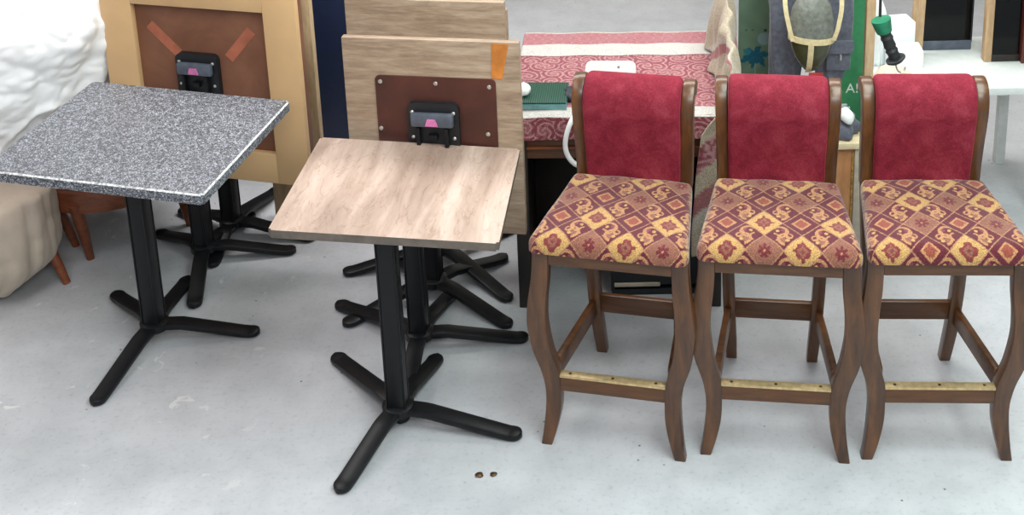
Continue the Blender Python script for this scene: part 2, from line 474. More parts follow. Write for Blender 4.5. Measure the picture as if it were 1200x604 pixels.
def flip_table(label, hub, tips, yaw, bx, bz, brx, brz, mat, kind, ph=.68):
    """table with its top swung upright; bx, bz extents of the board, brx, brz centre of the bracket"""
    root = thing('folding_cafe_table', label, 'table', (hub[0], hub[1], 0), 0, None)
    pedestal(root, hub, tips, ph, yaw)
    R = Matrix.Rotation(yaw, 4, 'Z')
    piv = bpy.data.objects.new('tabletop', None)
    x0, x1 = bx; z0, z1 = bz
    bm = bmesh.new()
    box(bm, ((x0 + x1) / 2, .05, (z0 + z1) / 2), (x1 - x0, .026, z1 - z0), .003)
    top = finish('tabletop', bm, mat, root); top.rotation_euler = (0, 0, yaw)
    if kind == 'frame':
        fw = .125
        for c, s in ((((x0 + fw / 2), .024, (z0 + z1) / 2), (fw, .026, z1 - z0)), ((x1 - fw / 2, .024, (z0 + z1) / 2), (fw, .026, z1 - z0)),
                     (((x0 + x1) / 2, .024, z0 + .058), (x1 - x0 - 2 * fw, .026, .116)), (((x0 + x1) / 2, .024, z1 - .06), (x1 - x0 - 2 * fw, .026, .12))):
            boxo('frame_rail', c, s, M['birch'], top, .002)
        for a, cx in ((-.80, -.085), (.72, .215)):
            bm = bmesh.new(); rr = Matrix.Rotation(-a if a > 0 else -a, 4, 'Y')
            box(bm, (cx - .0, .0362, .865), (.038, .001, .15), 0, Matrix.Rotation(a, 4, 'Y')); finish('paint_smear', bm, M['rust'], top)
    if kind == 'plate':
        bm = bmesh.new(); px0, px1, pz0, pz1 = -.10, .285, .56, .955
        poly_prism(bm, [((px0 + px1) / 2 + a, (pz0 + pz1) / 2 + b) for a, b in rrect(px1 - px0, pz1 - pz0, .015, 4)], .037, .031)
        pl = finish('mounting_plate', bm, M['brown_plate'], top)
        screws(pl, [(-.083, .935), (.095, .935), (.265, .93), (-.09, .775), (.255, .77), (-.08, .585), (.262, .585)], .031)
        for z0_, z1_, xa, xb, ya in ((.957, 1.072, .285, .318, .0365),):
            bm = bmesh.new(); poly_prism(bm, [(xa - .012, z0_), (xa + .022, z0_), (xb + .012, z1_), (xa - .008, z1_)], .037, .0355)
            finish('adhesive_smear', bm, M['orange'], top)
    # swing bracket
    bm = bmesh.new(); hw, hh = .082, .105
    poly_prism(bm, [(brx + a, brz + b) for a, b in rrect(2 * hw, 2 * hh, .022, 4)], .032 if kind == 'plate' else .037, .012)
    br = finish('swing_bracket', bm, M['black_dull'], top)
    bm = bmesh.new()
    box(bm, (brx, .0, brz + .055), (.135, .022, .045), .006); finish('latch_housing', bm, M['grey_plastic'], br)
    bm = bmesh.new()
    poly_prism(bm, [(brx - .020, brz + .040), (brx + .020, brz + .040), (brx + .013, brz + .062), (brx - .013, brz + .062)], -.010, -.016)
    finish('latch', bm, M['pink'], br)
    bm = bmesh.new()
    for q in (-.045, .045): box(bm, (brx + q, .003, brz - .025), (.012, .03, .11), .003)
    box(bm, (brx, .003, brz - .005), (.03, .02, .02), .004)
    finish('bracket_rib', bm, M['black'], br)
    screws(br, [(brx - .066, brz + .075), (brx + .066, brz + .075), (brx - .066, brz - .01), (brx + .066, brz - .01)], .011, .006)
    bm = bmesh.new(); lathe(bm, [(.004, -.012), (.014, -.010), (.014, .0), (.008, .012)], (brx, -.012, brz - .055), 12)
    finish('spring_knob', bm, M['steel'], br)
    return root


flip_table('folded cafe table with oak-look top swung upright and brown mounting plate', (-.585, 3.66), [(-.60, 3.275), (-.23, 3.69), (-.905, 3.915), (-.50, 4.0)],
           -.15, (-.202, .362), (.42, 1.077), .086, .77, M['oak_rough'], 'plate')
flip_table('folded cafe table hidden behind the oak-look upright top, only its upper edge showing', (-.573, 3.975), [(-.29, 3.755), (-.863, 3.786), (-.33, 4.2), (-.80, 4.25)],
           -.15, (-.262, .285), (.38, 1.09), .04, .72, M['oak_rough'], 'plain')
flip_table('rearmost folded cafe table behind the oak-look tops, splayed black feet showing', (-.566, 4.195), [(-.30, 3.91), (-.921, 4.11), (-.30, 4.42), (-.74, 4.52)],
           -.15, (-.25, .27), (.38, .98), .03, .68, M['oak_rough'], 'plain')
flip_table('folded cafe table showing pale frame and brown underside behind speckled table', (-1.456, 4.235), [(-1.125, 4.275), (-1.695, 4.43), (-1.405, 3.91), (-1.36, 4.56)],
           -.25, (-.315, .452), (.345, 1.12), .047, .718, M['brown_board'], 'frame')
flip_table('second folded cafe table tucked behind the pale framed one, wood edge showing', (-1.40, 4.42), [(-1.07, 4.359), (-1.658, 4.60), (-1.418, 4.17), (-1.30, 4.76)],
           -.25, (-.25, .385), (.34, 1.05), .04, .70, M['edge_birch'], 'plain')
for k, (dx, dy, xx, lab) in enumerate(((.0, .075, .375, 'plywood board standing behind the folded tables, nearer of two'), (.0, .125, .37, 'plywood board standing behind the folded tables, farther of two'))):
    r = boxo('plywood_board', (xx - .11, 0, .56), (.22, .016, 1.12), M['edge_birch'], None, .002)
    r.location = (-1.40, 4.47 + dy, 0); r.rotation_euler = (0, 0, -.25)
    tag(r, lab, 'board', 'plywood boards')
# navy panel and dark cabinet behind
bm = bmesh.new(); box(bm, (-1.02, 4.95, .65), (.50, .03, 1.3), .004)
nv = finish('navy_panel', bm, M['navy']); tag(nv, 'tall navy blue panel standing between the two folded table stacks', 'panel')
cb = thing('dark_cabinet', 'low dark wooden cabinet standing behind the pale framed folded table', 'cabinet', (-1.95, 5.2, 0))
boxo('body', (0, 0, .5), (1.3, .4, .94), M['cabinet_dark'], cb, .005)
boxo('plinth', (0, .02, .02), (1.26, .34, .04), M['cabinet_dark'], cb, .002)
for s in (-1, 0, 1):
    d = boxo('door', (s * .425, -.21, .5), (.40, .02, .86), M['cabinet_dark'], cb, .004)
    bm = bmesh.new(); lathe(bm, [(.006, 0), (.012, .005), (.004, .012)], n=10)
    kn = finish('knob', bm, M['steel'], d); kn.location = (s * .425 + .16, -.222, .55); kn.rotation_euler = (PI / 2, 0, 0)

# ------------------------------------------------------------------ left: sheet heap, covered chair, wooden chair
def drape(name, st, mat, seed, amp, ang=96, n=10, freq=9):
    rings = []
    rs = random.Random(seed); ph = [rs.uniform(0, 6.28) for _ in range(8)]
    for cx, cy, z, rx, ry, a in catmull(st, n):
        ring = []
        for k in range(ang):
            q = 2 * PI * k / ang
            f = a * (.5 * math.sin(freq * q + ph[0] + 3 * z) + .3 * math.sin((freq * 2 - 1) * q + ph[1] - 5 * z) + .2 * math.sin((freq * 3 + 1) * q + ph[2]))
            f += amp * mnoise.noise(Vector((math.cos(q) * 2.2, math.sin(q) * 2.2, z * 5 + seed))) * 1.4
            if ang > 100: f += .022 * (1 - abs(math.sin(3 * q - 7 * z + 2.2 * mnoise.noise(Vector((math.cos(q) * 1.5, math.sin(q) * 1.5, z * 3)))))) ** 2 + .012 * abs(mnoise.noise(Vector((math.cos(q) * 9, math.sin(q) * 9, z * 22))))
            f += amp * .6 * abs(mnoise.noise(Vector((math.cos(q) * 5, math.sin(q) * 5, z * 11 + seed))))
            ring.append((cx + (rx + f) * math.cos(q), cy + (ry + f) * math.sin(q), z + amp * .5 * mnoise.noise(Vector((q * 2, z * 4, seed)))))
        rings.append(ring)
    bm = bmesh.new(); bridge(bm, rings); return finish(name, bm, mat, angle=1.4)


o = drape('dust_sheet', [(-2.30, 4.42, .40, .34, .26, .02), (-2.28, 4.42, .52, .36, .28, .02), (-2.26, 4.42, .64, .42, .31, .02), (-2.25, 4.42, .78, .47, .33, .015),
                   (-2.25, 4.42, .93, .50, .33, .012), (-2.27, 4.44, 1.06, .42, .27, .01), (-2.30, 4.46, 1.14, .2, .12, .0), (-2.30, 4.46, 1.155, .02, .02, 0)], M['white_sheet'], 3, .03, 260, 26)
tag(o, 'crumpled white dust sheet heaped up beside the speckled table', 'sheet')
o = drape('chair_cover', [(-2.215, 4.10, .03, .17, .16, .02), (-2.19, 4.10, .11, .23, .19, .02), (-2.175, 4.10, .22, .235, .2, .02), (-2.168, 4.10, .33, .225, .19, .015), (-2.165, 4.11, .375, .20, .17, .01), (-2.17, 4.12, .388, .08, .08, 0)], M['cream_cloth'], 9, .018)
tag(o, 'cream cloth cover draped to the floor below the white dust sheet', 'cover')


def taper_leg(parent, p0, p1, r0, r1, mat):
    bm = bmesh.new(); tube(bm, [p0, p1], lambda s: r0 + (r1 - r0) * s, 12, 1); return finish('leg', bm, mat, parent)


fs = thing('footstool', 'low wooden stool under the cream cover, its tapered leg poking out', 'stool', (-2.045, 4.12, 0))
taper_leg(fs, (.02, .02, .27), (.125, -.02, 0), .026, .014, M['chair_wood'])
taper_leg(fs, (-.14, .10, .27), (-.22, .14, 0), .024, .014, M['chair_wood'])
taper_leg(fs, (.02, .18, .27), (.06, .24, 0), .024, .014, M['chair_wood'])
bm = bmesh.new(); lathe(bm, [(.02, .26), (.13, .262), (.135, .29), (.02, .30)], (-.06, .08, 0), 24); finish('seat', bm, M['chair_wood'], fs)

ch = thing('wooden_chair', 'low wooden chair with curved rail partly hidden under the speckled table', 'chair', (-1.86, 4.47, 0))
bm = bmesh.new(); rings = []
N = 40
for k in range(N):
    q = 2 * PI * k / N; c_, s_ = math.cos(q), math.sin(q)
    rings.append([((.27 + a) * c_, (.28 + a) * s_, .275 + b) for a, b in rrect(.03, .085, .008, 2)])
rings.append(rings[0]); bridge(bm, rings, False); bmesh.ops.remove_doubles(bm, verts=bm.verts, dist=1e-5)
finish('seat_rail', bm, M['chair_wood'], ch)
bm = bmesh.new(); lathe(bm, [(.02, .29), (.24, .295), (.245, .315), (.22, .33), (.02, .335)], n=28); finish('seat', bm, M['pouch_black'], ch)
for x, y, x2, y2 in ((-.03, -.28, -.035, -.235), (.24, .0, .27, .0), (-.24, .05, -.28, .07), (.0, .27, .0, .31)):
    taper_leg(ch, (x, y, .27), (x2, y2 if y > 0 else y2 + .03, 0), .026, .015, M['chair_wood'])
for k in range(5):
    q = 1.3 + .42 * k; x, y = .25 * math.cos(q), .28 * math.sin(q)
    bm = bmesh.new(); lathe(bm, [(.008, .30), (.011, .35), (.016, .42), (.009, .47), (.013, .52), (.008, .60)], (x, y, 0), 10); finish('spindle', bm, M['chair_wood'], ch)
bm = bmesh.new(); tube(bm, [(.26 * math.cos(q), .29 * math.sin(q), .61) for q in np.linspace(1.2, 3.1, 12)], .017, 10, 2); finish('back_rail', bm, M['chair_wood'], ch)

# ------------------------------------------------------------------ counter stools
BUR = np.array((112, 34, 50)); CRM = np.array((222, 174, 108)); MAU = np.array((162, 104, 84)); TAN = np.array((212, 152, 104)); RUST = np.array((150, 62, 62)); DK = np.array((96, 26, 38))


def tapestry(x, y, x0, y0, phase):
    cw, rh = .1025, .120
    c = (x - x0) / cw; r = (y - y0) / rh
    wob = .012 * np.sin(x * 420) + .012 * np.sin(y * 390 + 1)
    ci, ri = np.round(c), np.round(r); dc, dr = c - ci, r - ri; m = abs(dc) + abs(dr)
    motif = m < .5
    tbl = np.array([[1, 0], [0, 2], [2, 1]])          # 0 cream 1 mauve 2 burgundy
    ty = tbl[(ri.astype(int) + phase) % 3, ci.astype(int) % 2]
    out = np.zeros(x.shape + (3,)); out[:] = BUR
    ang = np.arctan2(dr, dc); rad = np.hypot(dc, dr)
    leaf = rad < .20 * (.62 + .38 * abs(np.cos(2.5 * (ang - PI / 2)))) + wob
    leaf2 = rad < .19 * (.45 + .55 * abs(np.cos(3.5 * (ang + .3)))) + wob
    for k, base in ((0, CRM), (1, MAU), (2, BUR)):
        s = motif & (ty == k); out[s] = base
        if k == 0:
            out[s & (m < .26 + 2 * wob)] = RUST; out[s & leaf] = RUST; out[s & (m < .15 + wob)] = MAU; out[s & (m < .06)] = RUST
        if k == 1: out[s & leaf2] = np.array((128, 46, 52)); out[s & (rad < .03)] = TAN
        if k == 2:
            out[s & (m < .27)] = TAN; out[s & (m < .20) & leaf] = np.array((168, 84, 66))
    # scroll cells
    sc = ~motif
    fc, fr = np.floor(c), np.floor(r); u, v = c - fc - .5, r - fr - .5
    par = (fc + fr).astype(int) % 2
    u = np.where(par == 0, u, -u) * .82; v = v * .82
    def arc(cx, cy, rr, a0, a1, wd):
        d = np.hypot(u - cx, v - cy); a = (np.arctan2(v - cy, u - cx) - a0) % (2 * PI)
        return (abs(d - rr) < wd) & (a < (a1 - a0))
    out[sc & (np.hypot(u + .02, v + .16) < .085)] = MAU
    out[sc & (np.hypot(u - .03, v - .17) < .07)] = np.array((150, 70, 84))
    curve = arc(-.07, .10, .17, -PI / 2 - .1, PI * .80, .030) | arc(.05, -.12, .16, PI / 2 - .3, PI * 1.45, .030) | arc(.20, .05, .15, PI * .75, PI * 1.45, .022) | arc(-.22, -.06, .12, -PI * .35, PI * .45, .022) | arc(.13, -.04, .07, -PI * .9, PI * .5, .018)
    out[sc & curve] = TAN
    out[sc & (np.hypot(u - .09, v + .17) < .045)] = CRM
    out[sc & (np.hypot(u + .12, v - .14) < .04)] = CRM
    ln = abs(m - .5) < .022
    out[ln] = np.array((196, 140, 104))
    n = (np.sin(x * 2600) * np.sin(y * 2600))[..., None] * 5 + np.random.RandomState(3).normal(0, 5, x.shape)[..., None]
    return np.clip(out + n, 0, 255)


def seat_mesh(parent, x0, y0, phase):
    Wf, Wr, Y0, Y1, R, zt, drop = .227, .180, -.064, .362, .026, .700, .018
    RY, dropY = .042, .002
    arc = PI / 2 * R
    ux = np.linspace(-1, 1, 250); uy = np.linspace(-1, 1, 250)
    yc, hy = (Y0 + Y1) / 2, (Y1 - Y0) / 2
    Wm = Wf
    sx = ux * (Wm - R + arc + drop); sy = uy * (hy - RY + PI / 2 * RY + dropY)

    def prof(s, W, R=R):
        arc = PI / 2 * R
        a = np.abs(s); flat = W - R
        ang = np.clip((a - flat) / R, 0, PI / 2)
        ext = np.clip(a - flat - arc, 0, None)
        return np.sign(s) * (np.minimum(a, flat) + R * np.sin(ang)), R * (1 - np.cos(ang)) + ext
    X1, dX = prof(sx, Wm); Yv, dY = prof(sy, hy, RY)
    X, Y = np.meshgrid(X1, Yv, indexing='ij'); DX, DY = np.meshgrid(dX, dY, indexing='ij')
    SX, SY = np.meshgrid(sx, sy, indexing='ij')
    t = (Y + hy) / (2 * hy)
    # rounded corners in plan
    Rc = .035
    ex = np.clip(np.abs(X) - (Wm - Rc), 0, None) / Rc; ey = np.clip(np.abs(Y) - (hy - Rc), 0, None) / Rc
    mx = np.maximum(np.maximum(ex, ey), 1e-6); k = mx / np.maximum(np.hypot(ex, ey), 1e-6)
    both = (ex > 0) & (ey > 0)
    X = np.where(both, np.sign(X) * ((Wm - Rc) + ex * k * Rc), X); Y = np.where(both, np.sign(Y) * ((hy - Rc) + ey * k * Rc), Y)
    scale = 1 + (Wr / Wf - 1) * t
    dome = .010 * (1 - (X / Wm) ** 2) * (1 - (Y / hy) ** 2)
    D = np.maximum(DX, DY); D = np.minimum(D + .35 * np.minimum(DX, DY), .044)
    Z = zt + dome - D + .002 * np.sin(X * 40) * np.sin(Y * 30)
    P = np.stack([X * scale, Y + yc, Z], -1)
    # pattern lives on the cloth, by length along it
    colr = tapestry(SX * scale, SY + yc, x0, y0, phase)
    return grid_mesh('seat_cushion', P, colr, M['tapestry'], parent)


def make_stool(label, pose, x0, y0, phase):
    root = thing('counter_stool', label, 'stool', (pose[0], pose[1], 0), pose[2], 'counter stools with red backs')
    seat_mesh(root, x0, y0, phase)
    st = [(.197, -.004, 0, .032, .034), (.186, -.002, .05, .038, .038), (.176, .006, .115, .045, .042), (.174, .008, .18, .046, .043), (.181, .004, .245, .052, .045),
          (.199, -.004, .31, .054, .046), (.2085, -.010, .37, .055, .046), (.2125, -.013, .42, .055, .046), (.2095, -.012, .48, .053, .045), (.202, -.008, .54, .050, .044),
          (.198, -.005, .60, .047, .044), (.197, -.004, .664, .047, .044)]
    for s in (-1, 1):
        bm = bmesh.new(); loft_z(bm, [(s * a, b, c, d, e) for a, b, c, d, e in st], .004, 4); finish('leg', bm, M['dark_wood'], root, angle=.5)
    rl = [(.128, .462, 0, .034, .036), (.130, .440, .07, .036, .040), (.134, .418, .16, .037, .043), (.138, .402, .27, .038, .045), (.142, .392, .40, .038, .045), (.150, .388, .55, .038, .045), (.156, .386, .67, .037, .046)]
    for s in (-1, 1):
        bm = bmesh.new(); loft_z(bm, [(s * a, b, c, d, e) for a, b, c, d, e in rl], .004, 4); finish('leg', bm, M['dark_wood'], root, angle=.5)
    post = [(.387, .66), (.386, .73), (.378, .81), (.368, .87), (.364, .917), (.370, .950), (.388, .972), (.414, .976), (.438, .960)]
    for s in (-1, 1):
        bm = bmesh.new()
        sweep_yz(bm, 0, [(y, z, .037, .048 if z < .95 else .044) for y, z in post], .037, .048, .005, 5)
        for v in bm.verts: v.co.x += s * (.158 + .008 * min(1, max(0, (v.co.z - .66) / .3)))
        finish('back_post', bm, M['dark_wood'], root, angle=.5)
    pth = [(.371, .690, .286, .058), (.370, .75, .287, .064), (.361, .82, .290, .066), (.352, .88, .291, .066), (.348, .918, .292, .066), (.356, .957, .292, .066), (.382, .980, .292, .058), (.412, .980, .290, .05), (.438, .962, .284, .04)]
    bm = bmesh.new(); sweep_yz(bm, 0, pth, .28, .06, .016, 6, 4); finish('backrest', bm, M['velvet'], root, angle=1.2)
    # seat frame: four aprons
    bm = bmesh.new()
    box(bm, (0, -.012, .630), (.35, .024, .062), .003)
    box(bm, (0, .392, .630), (.27, .024, .058), .003)
    for s in (-1, 1):
        a = math.atan2(-s * .045, .37)
        box(bm, (s * .174, .19, .630), (.022, .37, .062), .003, Matrix.Rotation(-a, 4, 'Z'))
    finish('seat_frame', bm, M['dark_wood_x'], root)
    fr = boxo('front_stretcher', (0, 0, .208), (.318, .024, .050), M['dark_wood_x'], root, .003)
    bm = bmesh.new(); box(bm, (0, .0, .2345), (.308, .027, .003), .001); box(bm, (0, -.0133, .231), (.308, .0018, .004), .0005)
    bs = finish('footrest_strip', bm, M['brass'], fr)
    bs['label'] = 'brass strip along the footrest'
    for x in (-.125, 0, .125):
        bm = bmesh.new(); lathe(bm, [(.0045, .2355), (.0045, .2368), (.002, .2375)], (x, 0, 0), 10); finish('screw', bm, M['dark_screw'], bs)
    boxo('rear_stretcher', (0, .408, .212), (.24, .02, .062), M['dark_wood_x'], root, .003)
    for s in (-1, 1):
        p0 = Vector((s * .166, .02, .245)); p1 = Vector((s * .139, .41, .195)); d = p1 - p0
        a = math.atan2(-d.x, d.y); b = math.atan2(d.z, math.hypot(d.x, d.y))
        bm = bmesh.new(); box(bm, (p0 + p1) / 2, (.02, d.length, .058), .003, Matrix.Rotation(a, 4, 'Z') @ Matrix.Rotation(b, 4, 'X'))
        finish('side_stretcher', bm, M['dark_wood_x'], root)
    return root


make_stool('leftmost of the three counter stools, before the table with pink cloth', (.040, 3.1534, -.22), -.050, -.052, 0)
make_stool('middle of the three counter stools, before the hanging grey trousers', (.5013, 3.1118, -.1257), -.040, -.052, 0)
make_stool('rightmost of the three counter stools, standing before the white topped table', (.960, 3.0923, -.0462), .043, -.052, 1)


# ------------------------------------------------------------------ table under the pink cloth
dk = thing('side_table', 'dark brown wooden table standing under the pink damask cloth', 'table', (.09, 4.22, 0), -.03)
boxo('tabletop', (0, .0, .718), (.70, .74, .024), M['desk_wood'], dk)
boxo('apron', (0, -.335, .635), (.66, .02, .14), M['desk_wood'], dk)
boxo('apron_moulding', (0, -.347, .605), (.66, .008, .010), M['chair_wood'], dk, .002)
boxo('apron', (0, .335, .655), (.66, .02, .10), M['desk_wood'], dk)
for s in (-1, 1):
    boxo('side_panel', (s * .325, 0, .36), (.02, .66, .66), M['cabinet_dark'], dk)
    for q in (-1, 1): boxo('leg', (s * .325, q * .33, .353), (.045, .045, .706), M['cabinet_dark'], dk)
boxo('dark_backing', (0, .1, .36), (.63, .015, .66), M['cabinet_dark'], dk)  # added dark sheet standing in for the deep shade beneath the tabletop
ct = thing('black_crate', 'black crate with a pale rail tucked under the table behind left stool', 'crate', (.222, 4.04, 0))
bm = bmesh.new()
box(bm, (0, 0, .0125), (.34, .2, .025), .004)
for s in (-1, 1): box(bm, (s * .165, 0, .17), (.012, .2, .30), .003)
for s in (-1, 1): box(bm, (0, s * .095, .18), (.34, .012, .28), .003)
finish('body', bm, M['black_dull'], ct)
boxo('rail', (-.08, -.104, .045), (.16, .008, .014), M['stile'], ct, .002)
boxo('lid', (0, 0, .325), (.35, .21, .012), M['black_dull'], ct, .003)


def damask_rgb(x, y):
    """scrolling leaf weave: curls turning round scattered centres"""
    g = .066; rs = np.random.RandomState(5); jit = rs.uniform(-.35, .35, (64, 64, 3))
    cx, cy = np.floor(x / g).astype(int), np.floor(y / g).astype(int)
    best = np.full(x.shape, 9.); bx = np.zeros(x.shape); by = np.zeros(x.shape); bp = np.zeros(x.shape)
    for a in (-1, 0, 1):
        for b in (-1, 0, 1):
            jj = jit[(cx + a) % 64, (cy + b) % 64]
            px = (cx + a + .5 + jj[..., 0]) * g; py = (cy + b + .5 + jj[..., 1]) * g
            d = np.hypot(x - px, y - py); m = d < best
            best = np.where(m, d, best); bx = np.where(m, x - px, bx); by = np.where(m, y - py, by); bp = np.where(m, jj[..., 2], bp)
    an = np.arctan2(by, bx); tw = np.where(bp > 0, 1, -1)
    petal = best < .022 * (1 + .35 * np.sin(5 * an + bp * 20)) 
    ln = np.sin(best * 330 + tw * 2 * an + bp * 12) > .45
    base = np.zeros(x.shape + (3,)); base[:] = (160, 72, 86)
    base[petal] = (184, 108, 114)
    base[ln] = (216, 158, 160)
    return base


def cloth_rgb(x, d):
    """d: distance along the cloth from its near hem"""
    c = damask_rgb(x, d)
    H_ = .085                                          # hanging part
    e = d - H_
    white = ((e > -.004) & (e < .062)) | ((e > .515) & (e < .625)); c[white] = (232, 226, 220)
    far = e > .625
    c[far] = (192, 118, 126)
    lnk = far & (np.abs(np.sin(90 * x + 3 * np.sin(80 * d))) < .3); c[lnk] = (212, 152, 156)
    c[e > .735] = (226, 214, 198)
    dots = (np.abs(e - .510) < .005) & (np.sin(x * 600) > -.2); c[dots] = (120, 44, 58)
    return c


nx, ny = 380, 330
W_, D_ = .71, .745; R_ = .012
xs = np.linspace(-W_ / 2 - .20, W_ / 2 + .26, nx); ds = np.linspace(0, .085 + D_, ny)
X, Dd = np.meshgrid(xs, ds, indexing='ij')
zt = .733
Yl = np.where(Dd < .085, -D_ / 2 - .004 + .004 * np.sin(X * 45) * (1 - Dd / .085), -D_ / 2 + (Dd - .085))
Zl = np.where(Dd < .085, zt - (.085 - Dd), zt)
Zl = Zl - np.clip(.012 - np.abs(Dd - .085), 0, 1) * .25
# fall over the two ends
ov = np.clip(np.abs(X) - W_ / 2, 0, None)
Xl = np.sign(X) * (np.minimum(np.abs(X), W_ / 2) + .006 * (1 - np.exp(-ov * 60)) + .12 * ov * (1 + .35 * np.sin(Dd * 30)))
Zl = Zl - ov * .98 + .0016 * np.sin(X * 30 + 2 * np.sin(Dd * 20))
P = np.stack([Xl, Yl, Zl], -1)
cl = grid_mesh('damask_cloth', P, cloth_rgb(X, Dd), M['damask'], None, 0)
cl.location = (.09, 4.22, 0); cl.rotation_euler = (0, 0, -.03)
tag(cl, 'pink leaf-patterned cloth with white bands spread over the side table', 'tablecloth')

# things on that cloth
tr = thing('green_box', 'flat dark green ribbed box lying on the pink cloth', 'box', (-.165, 3.985, .735), -.05)
bm = bmesh.new()
poly_prism(bm, [(-.10, .0), (.082, .0), (.082, .018), (-.10, .018)], -.085, .085); finish('body', bm, M['teal_edge'], tr)
boxo('ribbed_lid', (-.010, .002, .021), (.182, .168, .007), M['green_mat'], tr, .002)
o = drape('black_pouch', [(-.072, 3.99, .736, .018, .035, 0), (-.072, 3.99, .752, .024, .045, .001), (-.072, 3.99, .764, .018, .035, .001), (-.072, 3.99, .768, .004, .01, 0)], M['pouch_black'], 5, .006, 40, 5)
tag(o, 'small black pouch lying beside the green box', 'pouch')
o = drape('white_rose_ornament', [(-.232, 3.965, .761, .010, .012, 0), (-.232, 3.965, .769, .020, .020, .002), (-.232, 3.965, .785, .023, .022, .002), (-.232, 3.965, .799, .014, .014, .001), (-.232, 3.965, .804, .003, .003, 0)], M['white_plastic'], 6, .003, 48, 6, 5)
tag(o, 'small white lumpy ornament resting on the green box', 'ornament')
wp = thing('white_caddy', 'white rounded plastic caddy standing on the cloth behind left stool', 'caddy', (.065, 4.10, .735), -.05)
bm = bmesh.new(); poly_prism(bm, [(a, .04 + b) for a, b in rrect(.175, .08, .022, 5)], -.012, .012); finish('panel', bm, M['white_plastic'], wp)
bm = bmesh.new(); poly_prism(bm, [(a - .0, .0045 + b) for a, b in rrect(.17, .008, .003, 3)], -.05, .05); finish('base', bm, M['white_plastic'], wp)
bm = bmesh.new(); tube(bm, [(.028 + .003 * math.cos(q), -.0135, .068 + .003 * math.sin(q)) for q in np.linspace(0, 2 * PI, 9)], .001, 6, 1); finish('peg_hole', bm, M['black_dull'], wp)
bm = bmesh.new(); tube(bm, [(.02, 3.95, .744), (-.02, 3.90, .747), (-.062, 3.835, .738), (-.086, 3.812, .69), (-.092, 3.808, .64), (-.078, 3.806, .60), (-.05, 3.806, .575), (.0, 3.806, .562)], .0085, 12, 8)
tag(finish('white_hose', bm, M['white_plastic']), 'white plastic hose curling over the edge of the pink-clothed table', 'hose')

# cream blanket with pink stripes over the table's right end
nu, nv = 150, 120
s = np.linspace(0, 1, nu); q = np.linspace(0, 1, nv)
S, Q = np.meshgrid(s, q, indexing='ij')
path = np.array(catmull([(.425, .742), (.445, .80), (.46, .88), (.475, .93), (.50, .935), (.52, .85), (.53, .74), (.528, .62), (.515, .50), (.505, .38), (.50, .25)], 20))
ii = S * (len(path) - 1); i0 = np.clip(ii.astype(int), 0, len(path) - 2); fr_ = (ii - i0)[..., None]
XZ = path[i0] * (1 - fr_) + path[i0 + 1] * fr_
Yb = 3.822 + .65 * Q
fold = .009 * np.sin(Q * 19 + S * 6) + .005 * np.sin(Q * 41 - S * 9) + .004 * np.sin(S * 24 + Q * 9)
P = np.stack([XZ[..., 0] - .045 * (1 - Q) * np.clip(S * 2.2, 0, 1) - .13 * np.clip(1 - Q / .12, 0, 1) * np.clip((S - .45) * 5, 0, 1) + fold * (1 - .3 * S) , Yb - .05 * S, XZ[..., 1] - .10 * Q * S + .3 * fold + .10 * Q * np.sin(PI * np.clip(S * 1.3, 0, 1)) - .07 * (1 - Q) * np.sin(PI * np.clip(S * 1.6, 0, 1))], -1)
cc = np.zeros(S.shape + (3,)); cc[:] = (216, 198, 172)
st_ = (S * 1.5 + Q * .9) % .62
dm = damask_rgb(Q * .6, S * .9)
cc[(st_ < .09)] = (192, 120, 122); cc[(st_ >= .09) & (st_ < .16)] = (228, 216, 200)
mask = (st_ > .40) & (st_ < .52) & (S > .5); cc[mask] = dm[mask]
bl = grid_mesh('striped_blanket', P, cc, M['damask'], None, .004)
tag(bl, 'cream blanket with pink stripes heaped over the right end of side table', 'blanket')

# ------------------------------------------------------------------ behind the middle stool
nx, nz = 60, 200
xs = np.linspace(0, .16, nx); zs = np.linspace(0, 1.02, nz); X, Z = np.meshgrid(xs, zs, indexing='ij')
c = np.zeros(X.shape + (3,)); c[:] = (124, 152, 128)
nn = .5 + .5 * np.sin(X * 60 + 4 * np.sin(Z * 18)) * np.sin(Z * 37); c = c + (nn * 14 - 7)[..., None]
dx, dz = X - .066, Z - .590; an = np.arctan2(dz, dx); rd = np.hypot(dx * .9, dz * 1.15)
fl = rd < .042 + .012 * np.sin(6 * an) + .006 * np.sin(13 * an); c[fl] = (36, 112, 134)
c[fl & (np.abs(np.sin(an * 4 + rd * 160)) < .3)] = (28, 84, 116)
for ox, oz, rr, colr in ((.035, .612, .014, (58, 136, 150)), (.135, .60, .013, (58, 136, 150)), (.10, .665, .026, (148, 176, 178)), (.105, .700, .006, (40, 62, 60)), (.125, .698, .006, (40, 62, 60)), (.055, .702, .004, (60, 80, 70)), (.03, .702, .004, (60, 80, 70))):
    c[np.hypot(X - ox, Z - oz) < rr] = colr
stem = (np.abs(dx) < .003) & (dz < -.03) & (dz > -.16); c[stem] = (148, 176, 152)
gp = grid_mesh('painted_panel', np.stack([X + .575, X * 0 + 4.66, Z + 0.0], -1), c, M['paint'], None, 0)
sm = gp.modifiers.new('thickness', 'SOLIDIFY'); sm.thickness = .012
tag(gp, 'grey-green painted panel with a teal flower, standing beside the blanket', 'panel')

